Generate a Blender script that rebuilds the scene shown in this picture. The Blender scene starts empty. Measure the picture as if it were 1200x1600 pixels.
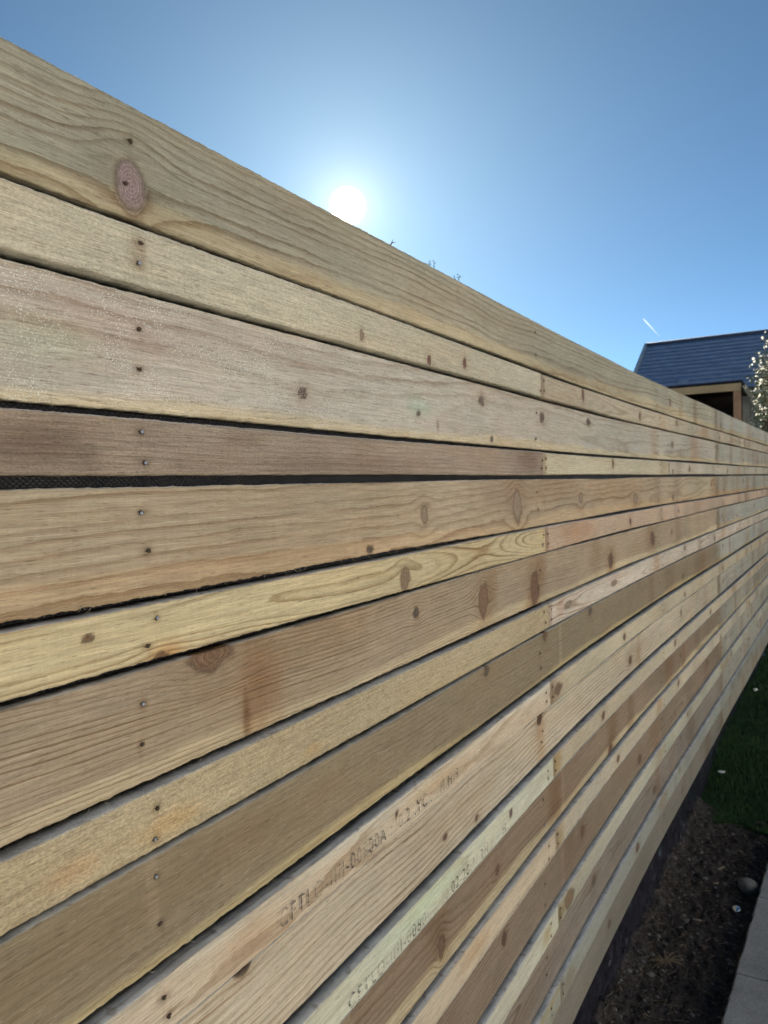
import bpy, bmesh, math, random
import numpy as np
from mathutils import Vector, Matrix

random.seed(7)
RNG = np.random.default_rng(11)
sc = bpy.context.scene
COL = sc.collection
R = math.radians

# ---------------------------------------------------------------- camera
D, EYE = 0.523, 1.45
al, de, rh = R(29.5785), R(1.79387), R(-1.71836)
fwd = Vector((-math.sin(al)*math.cos(de), math.cos(al)*math.cos(de), -math.sin(de)))
r0 = Vector((math.cos(al), math.sin(al), 0)); u0 = r0.cross(fwd)
cr = r0*math.cos(rh) + u0*math.sin(rh); cu = -r0*math.sin(rh) + u0*math.cos(rh)
cam = bpy.data.cameras.new('camera'); camo = bpy.data.objects.new('camera', cam); COL.objects.link(camo)
m = Matrix((cr, cu, -fwd)).transposed().to_4x4(); m.translation = Vector((D, 0, EYE)); camo.matrix_world = m
cam.sensor_fit = 'VERTICAL'; cam.sensor_height = 36.0; cam.lens = 27.0
cam.clip_start = 0.02; cam.clip_end = 20000
cam.dof.use_dof = True; cam.dof.focus_distance = 0.80; cam.dof.aperture_fstop = 15.0
sc.camera = camo

# ---------------------------------------------------------------- sky, sun, exposure
SUN_DIR = Vector((-0.4923, 0.8006, 0.3416)).normalized()
SUN_EL = math.asin(SUN_DIR.z); SUN_AZ = math.atan2(SUN_DIR.x, SUN_DIR.y)
w = bpy.data.worlds.new("World"); sc.world = w; w.use_nodes = True
nt = w.node_tree; nt.nodes.clear()
def wn(t, **k):
    n = nt.nodes.new(t)
    for a, b in k.items(): setattr(n, a, b)
    return n
out = wn('ShaderNodeOutputWorld'); bg = wn('ShaderNodeBackground'); bg.inputs[1].default_value = 0.05
sky = wn('ShaderNodeTexSky', sky_type='NISHITA', sun_disc=False, sun_elevation=SUN_EL, sun_rotation=SUN_AZ,
         altitude=0.0, air_density=0.32, dust_density=0.05, ozone_density=1.0)
tint = wn('ShaderNodeVectorMath', operation='MULTIPLY'); tint.inputs[1].default_value = (.66, .91, .90)
nt.links.new(sky.outputs[0], tint.inputs[0]); nt.links.new(tint.outputs[0], bg.inputs[0])
# the sun itself and its aureole, by angle from the sun's direction
geo = wn('ShaderNodeNewGeometry')
dot = wn('ShaderNodeVectorMath', operation='DISTANCE'); dot.inputs[1].default_value = SUN_DIR
tc = wn('ShaderNodeTexCoord'); nt.links.new(tc.outputs['Generated'], dot.inputs[0])
def expo(k, amp):
    a = wn('ShaderNodeMath', operation='MULTIPLY'); a.inputs[1].default_value = -k; nt.links.new(dot.outputs['Value'], a.inputs[0])
    b = wn('ShaderNodeMath', operation='EXPONENT'); nt.links.new(a.outputs[0], b.inputs[0])
    c = wn('ShaderNodeMath', operation='MULTIPLY'); c.inputs[1].default_value = amp; nt.links.new(b.outputs[0], c.inputs[0])
    return c
core = wn('ShaderNodeMapRange'); core.interpolation_type = 'SMOOTHSTEP'
nt.links.new(dot.outputs['Value'], core.inputs[0])
for i, v in ((1, R(1.3)), (2, R(0.5)), (3, 0.0), (4, 12.0)): core.inputs[i].default_value = v
e1 = expo(1/R(1.6), 0.20); e2 = expo(1/R(11.0), 0.100)
s1 = wn('ShaderNodeMath', operation='ADD'); nt.links.new(core.outputs[0], s1.inputs[0]); nt.links.new(e1.outputs[0], s1.inputs[1])
bg2 = wn('ShaderNodeBackground'); bg2.inputs[0].default_value = (1.0, 0.92, 0.70, 1); nt.links.new(s1.outputs[0], bg2.inputs[1])
bg3 = wn('ShaderNodeBackground'); bg3.inputs[0].default_value = (.72, 1.0, 1.08, 1); nt.links.new(e2.outputs[0], bg3.inputs[1])
add0 = wn('ShaderNodeAddShader'); nt.links.new(bg2.outputs[0], add0.inputs[0]); nt.links.new(bg3.outputs[0], add0.inputs[1])
add = wn('ShaderNodeAddShader'); nt.links.new(bg.outputs[0], add.inputs[0]); nt.links.new(add0.outputs[0], add.inputs[1])
nt.links.new(add.outputs[0], out.inputs[0])

sun = bpy.data.lights.new('sun', 'SUN'); sun.energy = 5.0; sun.angle = R(0.5); sun.color = (1.0, 0.93, 0.82)
suno = bpy.data.objects.new('sun', sun); COL.objects.link(suno)
suno.rotation_euler = (-SUN_DIR).to_track_quat('-Z', 'Y').to_euler()

sc.view_settings.view_transform = 'Standard'; sc.view_settings.look = 'None'
sc.view_settings.gamma = 1.0; sc.view_settings.exposure = 1.9
sc.cycles.max_bounces = 8; sc.cycles.diffuse_bounces = 4

# ---------------------------------------------------------------- helpers
def lin(r, g, b):
    f = lambda c: c/12.92 if c <= .04045 else ((c+.055)/1.055)**2.4
    return (f(r/255), f(g/255), f(b/255))
def tag(o, label=None, cat=None, group=None, kind=None):
    for k, v in (('label', label), ('category', cat), ('group', group), ('kind', kind)):
        if v: o[k] = v
    return o
def empty(name, loc=(0, 0, 0)):
    o = bpy.data.objects.new(name, None); o.location = loc; o.empty_display_size = .1; COL.objects.link(o); return o
def link(name, me, mat=None, parent=None):
    o = bpy.data.objects.new(name, me); COL.objects.link(o)
    if mat is not None:
        for mm in (mat if isinstance(mat, (list, tuple)) else [mat]): me.materials.append(mm)
    if parent is not None:
        o.parent = parent
        p = parent; off = Vector((0, 0, 0))
        while p is not None: off += p.location; p = p.parent
        o.location = -off            # meshes are written in world coordinates
    return o
def np_mesh(name, V, F, smooth=True):
    """V (n,3) array, F list of index tuples or (m,4)/(m,3) array"""
    me = bpy.data.meshes.new(name)
    V = np.asarray(V, np.float32)
    me.vertices.add(len(V)); me.vertices.foreach_set('co', V.ravel())
    if isinstance(F, np.ndarray):
        k = F.shape[1]; lt = np.full(len(F), k); idx = F.ravel()
    else:
        lt = np.array([len(f) for f in F]); idx = np.array([i for f in F for i in f])
    me.loops.add(len(idx)); me.loops.foreach_set('vertex_index', idx.astype(np.int32))
    ls = np.concatenate([[0], np.cumsum(lt)[:-1]]).astype(np.int32)
    me.polygons.add(len(lt)); me.polygons.foreach_set('loop_start', ls); me.polygons.foreach_set('loop_total', lt.astype(np.int32))
    me.polygons.foreach_set('use_smooth', np.full(len(lt), smooth))
    me.update(calc_edges=True); me.validate()
    return me
class MB:
    def __init__(s): s.v = []; s.f = []
    def box(s, a, b, jit=0):
        (x0, y0, z0), (x1, y1, z1) = a, b; n = len(s.v)
        s.v += [(x0,y0,z0),(x1,y0,z0),(x1,y1,z0),(x0,y1,z0),(x0,y0,z1),(x1,y0,z1),(x1,y1,z1),(x0,y1,z1)]
        s.f += [(n,n+3,n+2,n+1),(n+4,n+5,n+6,n+7),(n,n+1,n+5,n+4),(n+1,n+2,n+6,n+5),(n+2,n+3,n+7,n+6),(n+3,n,n+4,n+7)]
    def bar(s, p, q, wdt, hgt, up=(0, 0, 1)):
        p, q, up = Vector(p), Vector(q), Vector(up); d = (q-p).normalized(); sd = d.cross(up).normalized(); u = sd.cross(d)
        n = len(s.v)
        for c in (p, q):
            for a, b in ((-1,-1),(1,-1),(1,1),(-1,1)): s.v.append(tuple(c + sd*(a*wdt/2) + u*(b*hgt/2)))
        s.f += [(n,n+1,n+2,n+3),(n+7,n+6,n+5,n+4)] + [(n+i, n+4+i, n+4+(i+1)%4, n+(i+1)%4) for i in range(4)]
    def tube(s, pts, rad, seg=6):
        n0 = len(s.v); pts = [Vector(p) for p in pts]
        for i, p in enumerate(pts):
            d = (pts[min(i+1, len(pts)-1)] - pts[max(i-1, 0)]).normalized()
            a = d.cross(Vector((0.13, 0.31, 1))).normalized()
            if a.length < .1: a = d.cross(Vector((1, 0, 0))).normalized()
            b = d.cross(a); r = rad[i] if isinstance(rad, (list, tuple)) else rad
            for k in range(seg):
                t = 2*math.pi*k/seg; s.v.append(tuple(p + (a*math.cos(t) + b*math.sin(t))*r))
        for i in range(len(pts)-1):
            for k in range(seg):
                q0 = n0+i*seg; s.f.append((q0+k, q0+(k+1) % seg, q0+seg+(k+1) % seg, q0+seg+k))
        s.f.append(tuple(n0+k for k in reversed(range(seg)))); e = n0+(len(pts)-1)*seg; s.f.append(tuple(e+k for k in range(seg)))
    def build(s, name, mat=None, parent=None, smooth=False):
        return link(name, np_mesh(name, np.array(s.v), s.f, smooth), mat, parent)

def lattice(seed, n=512): return np.random.default_rng(seed).uniform(-1, 1, n)
def n1(x, seed):
    L = lattice(seed); x = np.asarray(x, float); i = np.floor(x).astype(int); f = x-i; f = f*f*(3-2*f)
    return L[i % 512]*(1-f) + L[(i+1) % 512]*f
def n2(x, y, seed):
    L = np.random.default_rng(seed).uniform(-1, 1, (128, 128)); x = np.asarray(x, float); y = np.asarray(y, float)
    i = np.floor(x).astype(int); j = np.floor(y).astype(int); f = x-i; g = y-j; f = f*f*(3-2*f); g = g*g*(3-2*g)
    a = lambda p, q: L[p % 128, q % 128]
    return (a(i, j)*(1-f)+a(i+1, j)*f)*(1-g) + (a(i, j+1)*(1-f)+a(i+1, j+1)*f)*g

# ---------------------------------------------------------------- materials
class NT:
    """terse node builder"""
    def __init__(s, name):
        s.m = bpy.data.materials.new(name); s.m.use_nodes = True; s.t = s.m.node_tree; s.t.nodes.clear()
        s.out = s.t.nodes.new('ShaderNodeOutputMaterial')
    def n(s, t, **k):
        n = s.t.nodes.new(t)
        for a, b in k.items(): setattr(n, a, b)
        return n
    def put(s, sock, v):
        if v is None: return
        if hasattr(v, 'is_output') or isinstance(v, bpy.types.NodeSocket): s.t.links.new(v, sock)
        elif isinstance(v, (tuple, list)):
            try: sock.default_value = v if len(v) == len(sock.default_value) else (*v, 1)
            except TypeError: sock.default_value = v[0]
        else: sock.default_value = v
    def math(s, op, a, b=None, c=None, clamp=False):
        n = s.n('ShaderNodeMath', operation=op, use_clamp=clamp); s.put(n.inputs[0], a); s.put(n.inputs[1], b); s.put(n.inputs[2], c); return n.outputs[0]
    def vmul(s, a, b):
        n = s.n('ShaderNodeVectorMath', operation='MULTIPLY'); s.put(n.inputs[0], a); s.put(n.inputs[1], b); return n.outputs[0]
    def vadd(s, a, b):
        n = s.n('ShaderNodeVectorMath', operation='ADD'); s.put(n.inputs[0], a); s.put(n.inputs[1], b); return n.outputs[0]
    def noise(s, vec, scale=1., detail=3., rough=.55, out=0):
        n = s.n('ShaderNodeTexNoise'); s.put(n.inputs['Vector'], vec); n.inputs['Scale'].default_value = scale
        n.inputs['Detail'].default_value = detail; n.inputs['Roughness'].default_value = rough; return n.outputs[out]
    def vor(s, vec, scale=1., feat='F1', out='Distance', rnd=1.0):
        n = s.n('ShaderNodeTexVoronoi', feature=feat); s.put(n.inputs['Vector'], vec); n.inputs['Scale'].default_value = scale
        n.inputs['Randomness'].default_value = rnd; return n.outputs[out]
    def rng(s, v, a, b, c=0., d=1., smooth=False):
        n = s.n('ShaderNodeMapRange'); n.interpolation_type = 'SMOOTHSTEP' if smooth else 'LINEAR'
        for i, q in enumerate((v, a, b, c, d)): s.put(n.inputs[i], q)
        return n.outputs[0]
    def mix(s, f, a, b, mode='MIX'):
        n = s.n('ShaderNodeMix', data_type='RGBA', blend_type=mode); s.put(n.inputs['Factor'], f); s.put(n.inputs[6], a); s.put(n.inputs[7], b); return n.outputs[2]
    def attr(s, name, o='Fac'):
        n = s.n('ShaderNodeAttribute', attribute_name=name); return n.outputs[o]
    def bump(s, h, strength=.3, dist=.001, nrm=None):
        n = s.n('ShaderNodeBump'); n.inputs['Strength'].default_value = strength; n.inputs['Distance'].default_value = dist
        s.put(n.inputs['Height'], h); s.put(n.inputs['Normal'], nrm); return n.outputs[0]
    def bsdf(s, col, rough=.7, spec=.3, nrm=None, metal=0.):
        p = s.n('ShaderNodeBsdfPrincipled'); s.put(p.inputs['Base Color'], col); s.put(p.inputs['Roughness'], rough)
        s.put(p.inputs['Specular IOR Level'], spec); s.put(p.inputs['Metallic'], metal); s.put(p.inputs['Normal'], nrm)
        s.t.links.new(p.outputs[0], s.out.inputs[0]); s.p = p; return s.m
    def obj(s): return s.n('ShaderNodeTexCoord').outputs['Object']

def wood_material():
    t = NT('sawn_softwood')
    wp = t.attr('wp', 'Vector'); base = t.attr('base', 'Color'); ring = t.attr('ring'); rc = t.attr('rc')
    knot = t.attr('knot'); fuzz = t.attr('fuzz'); frost = t.attr('frost')
    # growth rings
    wob = t.noise(t.vmul(wp, (9, 45, 9)), 1., 3.)
    wob2 = t.noise(t.vmul(wp, (60, 500, 60)), 1., 2.)
    rr = t.math('ADD', ring, t.math('MULTIPLY', t.math('SUBTRACT', wob, .5), .9))
    rr = t.math('ADD', rr, t.math('MULTIPLY', t.math('SUBTRACT', wob2, .5), .16))
    fr = t.math('FRACT', rr); fl = t.math('FLOOR', rr)
    wh = t.n('ShaderNodeTexWhiteNoise', noise_dimensions='1D'); t.put(wh.inputs['W'], fl)
    up = t.rng(fr, .30, .90, 0, 1, True); dn = t.rng(fr, .93, 1.0, 1, 0, True)
    late = t.math('MULTIPLY', t.math('POWER', t.math('MULTIPLY', up, dn), 1.8), t.rng(wh.outputs['Value'], 0, 1, .25, 1.15))
    latef = t.math('MULTIPLY', late, rc, clamp=True)
    patch = t.noise(t.vmul(wp, (5, 9, 5)), 1., 4.)
    latef = t.math('MULTIPLY', latef, t.rng(patch, .3, .6, .35, 1.0))
    col = t.mix(latef, base, t.mix(1., base, (.50, .39, .29), 'MULTIPLY'))
    # large mottling: warm, grey and green treatment patches
    m1 = t.noise(t.vmul(wp, (3.5, 14, 3.5)), 1., 5., .6); m2 = t.noise(t.vadd(t.vmul(wp, (6, 22, 6)), (7.3, 1.1, 4.)), 1., 5., .6)
    col = t.mix(t.rng(m1, .45, .72, 0, .45), col, t.mix(1., col, (1.0, .86, .72), 'MULTIPLY'))
    col = t.mix(t.rng(m2, .5, .75, 0, .5), col, t.mix(1., col, (.80, .86, .84), 'MULTIPLY'))
    # fibres, pores and saw fuzz
    fib = t.noise(t.vmul(wp, (22, 1100, 60)), 1., 3., .6)
    col = t.mix(1., col, t.rng(fib, .25, .75, .70, 1.26), 'MULTIPLY')
    fib2 = t.noise(t.vadd(t.vmul(wp, (14, 330, 30)), (1.7, 3.3, 0.)), 1., 4., .65)
    col = t.mix(1., col, t.rng(fib2, .28, .72, .84, 1.13), 'MULTIPLY')
    fz = t.noise(t.vmul(wp, (330, 620, 400)), 1., 3., .65)
    fzm = t.mix(fuzz, (1., 1., 1.), t.rng(fz, .3, .7, .66, 1.24))
    col = t.mix(1., col, fzm, 'MULTIPLY')
    pore = t.noise(t.vmul(wp, (70, 900, 70)), 1., 1., .4)
    col = t.mix(t.rng(pore, .63, .72, 0, .6), col, t.mix(1., col, (.45, .38, .32), 'MULTIPLY'))
    pale = t.noise(t.vadd(t.vmul(wp, (90, 1000, 70)), (3., 9., 1.)), 1., 1., .4)
    col = t.mix(t.rng(pale, .67, .76, 0, .25), col, (.66, .62, .52))
    # circular-saw marks across the board
    saw = t.noise(t.vmul(wp, (420, 5, 20)), 1., 1.)
    col = t.mix(1., col, t.rng(saw, .3, .7, .975, 1.022), 'MULTIPLY')
    # grime specks
    sp = t.vor(t.vmul(wp, (260, 330, 260)), 1.); spm = t.noise(t.vmul(wp, (13, 30, 13)), 1., 2.)
    spf = t.math('MULTIPLY', t.rng(sp, .10, .2, 1, 0), t.rng(spm, .55, .7, 0, .7))
    col = t.mix(spf, col, (.09, .065, .045))
    # knots
    kn = t.noise(t.vmul(wp, (500, 500, 500)), 1., 3.)
    kc = t.mix(t.rng(fr, .2, .95), (.145, .100, .072), (.100, .066, .048))
    kc = t.mix(1., kc, t.rng(kn, .3, .7, .7, 1.3), 'MULTIPLY')
    kl = t.noise(t.vmul(wp, (900, 130, 300)), 1., 3., .7); kc = t.mix(1., kc, t.rng(kl, .3, .7, .72, 1.2), 'MULTIPLY')
    kcol = t.mix(1., t.mix(1., t.attr('kcol', 'Color'), kc, 'MULTIPLY'), (.88, 1.0, 1.05), 'MULTIPLY')
    col = t.mix(knot, col, kcol)
    rimk = t.math('MULTIPLY', t.math('MULTIPLY', knot, t.math('SUBTRACT', 1., knot)), 3.2, clamp=True)
    col = t.mix(t.math('MULTIPLY', rimk, t.rng(kn, .3, .6, .1, .75)), col, (.07, .048, .034))
    # pale crystals of timber-treatment salt
    ve = t.vor(t.vmul(wp, (400, 520, 400)), 1.); vm = t.noise(t.vmul(wp, (20, 30, 20)), 1., 4.)
    vf = t.math('MULTIPLY', t.math('MULTIPLY', t.rng(ve, .20, .31, .75, 0), t.rng(vm, .42, .58, 0, 1)), frost)
    col = t.mix(vf, col, (.80, .86, .84))
    h = t.math('ADD', t.math('MULTIPLY', fib, .5), t.math('MULTIPLY', t.math('MULTIPLY', fz, fuzz), 1.6))
    h = t.math('ADD', h, t.math('MULTIPLY', latef, .5)); h = t.math('ADD', h, t.math('MULTIPLY', saw, .08))
    nb = t.bump(h, .8, .0007)
    return t.bsdf(col, t.rng(fib, .3, .7, .62, .8), .22, nb)

def simple(name, col, rough=.6, spec=.3, metal=0., var=.25, scale=20., bump=.2, bd=.002, col2=None):
    t = NT(name); o = t.obj(); n = t.noise(o, scale, 5.)
    c = t.mix(t.rng(n, .3, .7), tuple(x*(1-var) for x in col), col2 or tuple(min(1, x*(1+var)) for x in col))
    return t.bsdf(c, rough, spec, t.bump(n, bump, bd), metal)

WOOD = wood_material()
M = {}
M['nail'] = simple('galvanised_steel', (.30, .33, .38), .5, .5, 1., .25, 900, .3, .0003)
M['hole'] = simple('torn_wood_hole_shade', (.075, .055, .040), .9, .1, 0, .6, 1500, .5, .0005)
def ink_material():
    t = NT('worn_black_ink'); o = t.obj()
    n = t.noise(t.vmul(o, (300, 160, 500)), 1., 3.); n_b = t.noise(o, 14, 3.)
    p = t.n('ShaderNodeBsdfPrincipled'); t.put(p.inputs['Base Color'], (.035, .032, .034)); t.put(p.inputs['Roughness'], .8)
    tr = t.n('ShaderNodeBsdfTransparent'); mx = t.n('ShaderNodeMixShader')
    t.put(mx.inputs[0], t.math('MULTIPLY', t.rng(n, .40, .52, 0, .9), t.rng(n_b, .40, .55, .15, 1.)))
    t.t.links.new(tr.outputs[0], mx.inputs[1]); t.t.links.new(p.outputs[0], mx.inputs[2]); t.t.links.new(mx.outputs[0], t.out.inputs[0])
    return t.m
M['ink'] = ink_material()
def weave_material():
    t = NT('woven_black_membrane'); o = t.obj(); s = t.n('ShaderNodeSeparateXYZ'); t.put(s.inputs[0], o)
    a = t.math('MULTIPLY', s.outputs[1], 2*math.pi/.0058); b = t.math('MULTIPLY', s.outputs[2], 2*math.pi/.0044)
    c = t.math('MULTIPLY', t.math('SINE', a), t.math('SINE', b)); wv = t.rng(c, .2, .75)
    n = t.noise(o, 25, 3.)
    col = t.mix(t.math('MULTIPLY', wv, t.rng(n, .35, .6)), (.010, .010, .014), (.075, .075, .075))
    return t.bsdf(col, .5, .4, t.bump(c, .5, .0008))
M['weave'] = weave_material()
def sheet_material():
    t = NT('black_plastic_sheet'); o = t.obj(); n = t.noise(t.vmul(o, (60, 30, 60)), 1., 4.)
    return t.bsdf(t.mix(t.rng(n, .4, .7), (.010, .010, .016), (.03, .03, .042)), .2, .7, t.bump(n, .9, .005))
M['sheet'] = sheet_material()

# ---------------------------------------------------------------- the fence
def fx(y):
    y = np.asarray(y, float)
    return np.where(y < 1.4, 0., np.where(y < 3.0, .038*(y-1.4)**2/3.2, .0304+.038*(y-3.0)))
SPL_M = simple('pale_wood_fibre', (.50, .43, .30), .8, .2, 0, .3, 300)
fence = tag(empty('slatted_fence', (0, 1.6, 0)), 'long new timber fence of tan wide boards alternating with narrow battens', 'fence')

def s_grid(a, b):
    out = [a]; s = a
    while s < b:
        if s < .25: d = .02
        elif s < 1.8: d = .0030
        elif s < 3.2: d = .0055
        elif s < 6: d = .012
        else: d = .03
        s = min(b, s+d); out.append(s)
    if out[-1]-out[-2] < .0008: out.pop(-2)
    return np.array(out)

def make_board(name, s0, s1, z0, z1, proud, thick, P, seed, kn=(), stains=(), top_w=0.):
    """one plank; front face is a fine grid that carries the grain as attributes"""
    rg = np.random.default_rng(seed)
    S = s_grid(s0, s1); hgt = z1-z0
    nv = max(8, int(round(hgt/.0031))); ch = .0012
    vv = np.linspace(z0+ch, z1-ch, nv)
    # profile rows (offset from the front face, z): back-bottom, bottom-front, face..., top-front, back-top
    rows_z = np.concatenate([[z0, z0], vv, [z1, z1]]); rows_x = np.concatenate([[-thick, -ch], np.zeros(nv), [-ch, -thick]])
    nr = len(rows_z); ns = len(S)
    SS, ZZ = np.meshgrid(S, rows_z, indexing='ij'); XX = np.tile(rows_x, (ns, 1))
    # edges wander and are ragged, the face is sawn a little uneven
    wb = P.get('rag', .0005)
    eb = .0016*n1(S*2.1, seed+1) + wb*n1(S*130, seed+2) + wb*.8*n1(S*410, seed+3)
    et = .0014*n1(S*2.3, seed+4) + wb*.7*n1(S*150, seed+5) + wb*.5*n1(S*430, seed+6)
    fr = np.clip((ZZ-z0)/hgt, 0, 1)
    endw = np.clip(np.minimum(SS-s0, s1-SS)/.02, 0, 1)
    ZG = ZZ + (eb[:, None]*np.clip(1-fr*6, 0, 1) + et[:, None]*np.clip(fr*6-5, 0, 1))
    bow = .0012*n1(S*.9+3, seed+7)
    XG = XX + fx(SS) + proud + bow[:, None] + np.where(rows_x[None, :] > -.005, .00022*n2(SS*160, ZZ*330, seed+8), 0)
    V = np.stack([XG, SS, ZG], -1).reshape(-1, 3)
    i = np.arange(ns-1)[:, None]*nr; j = np.arange(nr)[None, :]; jn = (j+1) % nr
    F = np.stack([i+j, i+nr+j, i+nr+jn, i+jn], -1).reshape(-1, 4)
    Fl = [tuple(q) for q in F] + [tuple(range(nr-1, -1, -1))[::-1], tuple((ns-1)*nr+k for k in range(nr))[::-1]]
    me = np_mesh(name, V, Fl, True)
    # sharp ends
    # -------- growth-ring field
    s, z = SS.ravel(), ZZ.ravel(); depth = (XX.ravel())
    u = z-(z0+z1)/2
    for kq in kn:
        ks, kz, ka, kb = kq[:4]; dv = z-kz
        gq = .93*np.exp(-((s-ks)/(ka*2.1+.004))**2)
        u = u - dv*gq*np.exp(-(dv/(kb*2.0))**2)
    pv = P.get('pv', .02) + P.get('ps', 0.)*(s+.55 if s0 < 0 else s-s0) + P.get('pn', .012)*n1(s*1.3, seed+11) + .004*n1(s*5, seed+12)
    pw = P.get('pw', .03) + P.get('pt', 0.)*(s-1.) + P.get('wn', .012)*n1(s*P.get('wf', 1.1), seed+13) + .004*n1(s*4.1, seed+14)
    r = np.sqrt((u-pv)**2 + (depth-pw)**2)
    sp = P.get('sp', .005)
    ring = r/sp + .25*n2(s*3, z*30, seed+15)
    sgn = np.sign(u-pv)
    knot = np.zeros_like(s); base = np.tile(np.array(P['col'], float), (len(s), 1)); kcol = np.tile(np.array((1., 1., 1.)), (len(s), 1))
    frost = np.full_like(s, 0.)
    if 'frost' in P:
        f0 = P['frost']; frost += f0[2]*np.clip((s-f0[0])/.15+.5, 0, 1)*np.clip((f0[1]-s)/.35+.5, 0, 1)
    fuzz = np.full_like(s, P.get('fuzz', .3))
    # slow colour drift along and across the plank
    dr = 1+.10*n1(s*1.7, seed+21)+.07*n2(s*4, z*25, seed+22)
    base *= dr[:, None]
    if 'edge' in P:                                                     # sapwood band along one edge: (from, to fraction, colour)
        for a, b, c in P['edge']:
            fz_ = (z-z0)/hgt + .09*n1(s*2.2, seed+23)+.03*n1(s*9, seed+24)
            wgt = np.clip((fz_-a)/.08, 0, 1)*np.clip((b-fz_)/.08, 0, 1)
            base = base*(1-wgt[:, None]) + np.array(c)[None, :]*dr[:, None]*wgt[:, None]
    for st in stains:                                                   # (s, z, rs, rz, colour, strength)
        ss, sz, rs, rz, c, k = st
        d = ((s-ss)/rs)**2 + ((z-sz)/rz)**2
        d = d*(1+.45*n2(s*40, z*60, seed+31))
        g = k*np.exp(-np.clip(d, 0, 30)**1.4)
        base = base*(1-g[:, None]) + base*np.array(c)[None, :]*g[:, None]
    for st in P.get('bands', ()):                                       # weather bands: (s, half width, top, bottom, colour, strength)
        ss, hw, za, zb, c, k = st
        e = np.clip((hw-np.abs(s-ss))/.003+.5, 0, 1)*np.clip((z-za)/.01, 0, 1)*np.clip((zb-z)/.01, 0, 1)*k
        base = base*(1-e[:, None]) + base*np.array(c)[None, :]*e[:, None]
    for kq in kn:                                                       # (s, z, rs, rz[, tint, halo])
        ks, kz, ka, kb = kq[:4]; tint = kq[4] if len(kq) > 4 else (1, 1, 1); halo = kq[5] if len(kq) > 5 else .45
        wobk = 1+.26*n2((s-ks)/ka*1.5+9, (z-kz)/kb*1.5+5, seed+int(ks*100))
        d = np.sqrt(((s-ks)/ka)**2 + ((z-kz)/kb)**2)*wobk
        inside = np.clip((1.06-d)/.22, 0, 1)
        ring = ring*(1-inside) + inside*(d*max(2.2, kb/.0036)+.35*n2(s*120, z*120, seed+43))
        knot = np.maximum(knot, inside)
        kcol = np.where(inside[:, None] > 0, np.array(tint)[None, :], kcol)
        g = halo*np.exp(-np.clip(((s-ks)/(ka*2.2))**2+((z-kz)/(kb*2.4))**2, 0, 30))*(1+.4*n2(s*70, z*60, seed+41))
        g = np.clip(g, 0, 1)
        base = base*(1-g[:, None]) + base*np.array((.72, .60, .50))[None, :]*g[:, None]
        rim = np.clip(1-np.abs(d-1.08)/.14, 0, 1)*.5
        base = base*(1-rim[:, None]) + base*np.array((.45, .33, .25))[None, :]*rim[:, None]
    topf = ((depth < -.0008) & (z > (z0+z1)/2)).astype(float)             # pale sky reflection painted into the colour of the planed top edge
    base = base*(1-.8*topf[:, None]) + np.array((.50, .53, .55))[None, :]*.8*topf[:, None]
    off = rg.uniform(-20, 20, 3)
    def attr(nm, tp, arr, key):
        a = me.attributes.new(nm, tp, 'POINT'); a.data.foreach_set(key, np.ascontiguousarray(arr, np.float32).ravel())
    attr('ring', 'FLOAT', ring, 'value'); attr('rc', 'FLOAT', np.full_like(s, P.get('rc', .6)), 'value')
    attr('knot', 'FLOAT', knot, 'value'); attr('fuzz', 'FLOAT', fuzz, 'value'); attr('frost', 'FLOAT', frost, 'value')
    one = np.ones((len(s), 1))
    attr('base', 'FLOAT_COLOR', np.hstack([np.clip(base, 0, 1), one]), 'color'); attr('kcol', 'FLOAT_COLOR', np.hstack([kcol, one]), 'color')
    attr('wp', 'FLOAT_VECTOR', np.stack([s+off[0], z+off[1], depth+off[2]], -1), 'vector')
    o = link(name, me, WOOD, fence)
    return o

def add_nail(board, s, z, proud, rad=.0026, shiny=True, seed=0):
    rg = random.Random(seed); x = float(fx(s))+proud
    V = []; F = []; mi = []
    n = 14                                                              # torn rim: flat ragged fan on the face, painted dark for hole shade
    c = (x+.0009, s, z); V.append(c)
    for k in range(n):
        a = 2*math.pi*k/n; q = rad*rg.choice((.85, 1.0, 1.15, 1.3, 1.7))*rg.uniform(.85, 1.1)
        V.append((x+.00045, s+math.cos(a)*q*1.15, z+math.sin(a)*q*.72))
    for k in range(n): F.append((0, 1+k, 1+(k+1) % n)); mi.append(1)
    off = (rg.uniform(-.3, .3)*rad, rg.uniform(-.25, .25)*rad); tl = rg.uniform(-.25, .25)
    rs = [(1.0, .0006), (1.0, .0013), (.85, .0017), (.45, .0019), (0.28, .00155)]
    n0 = len(V); m_ = 16
    for rr, dx in rs:
        for k in range(m_):
            a = 2*math.pi*k/m_; V.append((x+dx+tl*math.cos(a)*rr*rad*.3, s+off[0]+math.cos(a)*rr*rad*.8, z+off[1]+math.sin(a)*rr*rad*.8))
    for i in range(len(rs)-1):
        for k in range(m_): F.append((n0+i*m_+k, n0+i*m_+(k+1) % m_, n0+(i+1)*m_+(k+1) % m_, n0+(i+1)*m_+k)); mi.append(0)
    F.append(tuple(n0+(len(rs)-1)*m_+k for k in range(m_))); mi.append(0)
    me = np_mesh('nail', np.array(V), F, True)
    o = link('nail', me, [M['nail'], M['hole']], board)
    me.polygons.foreach_set('material_index', np.array(mi if shiny else [1]*len(mi), np.int32)); me.update()
    return o

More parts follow.
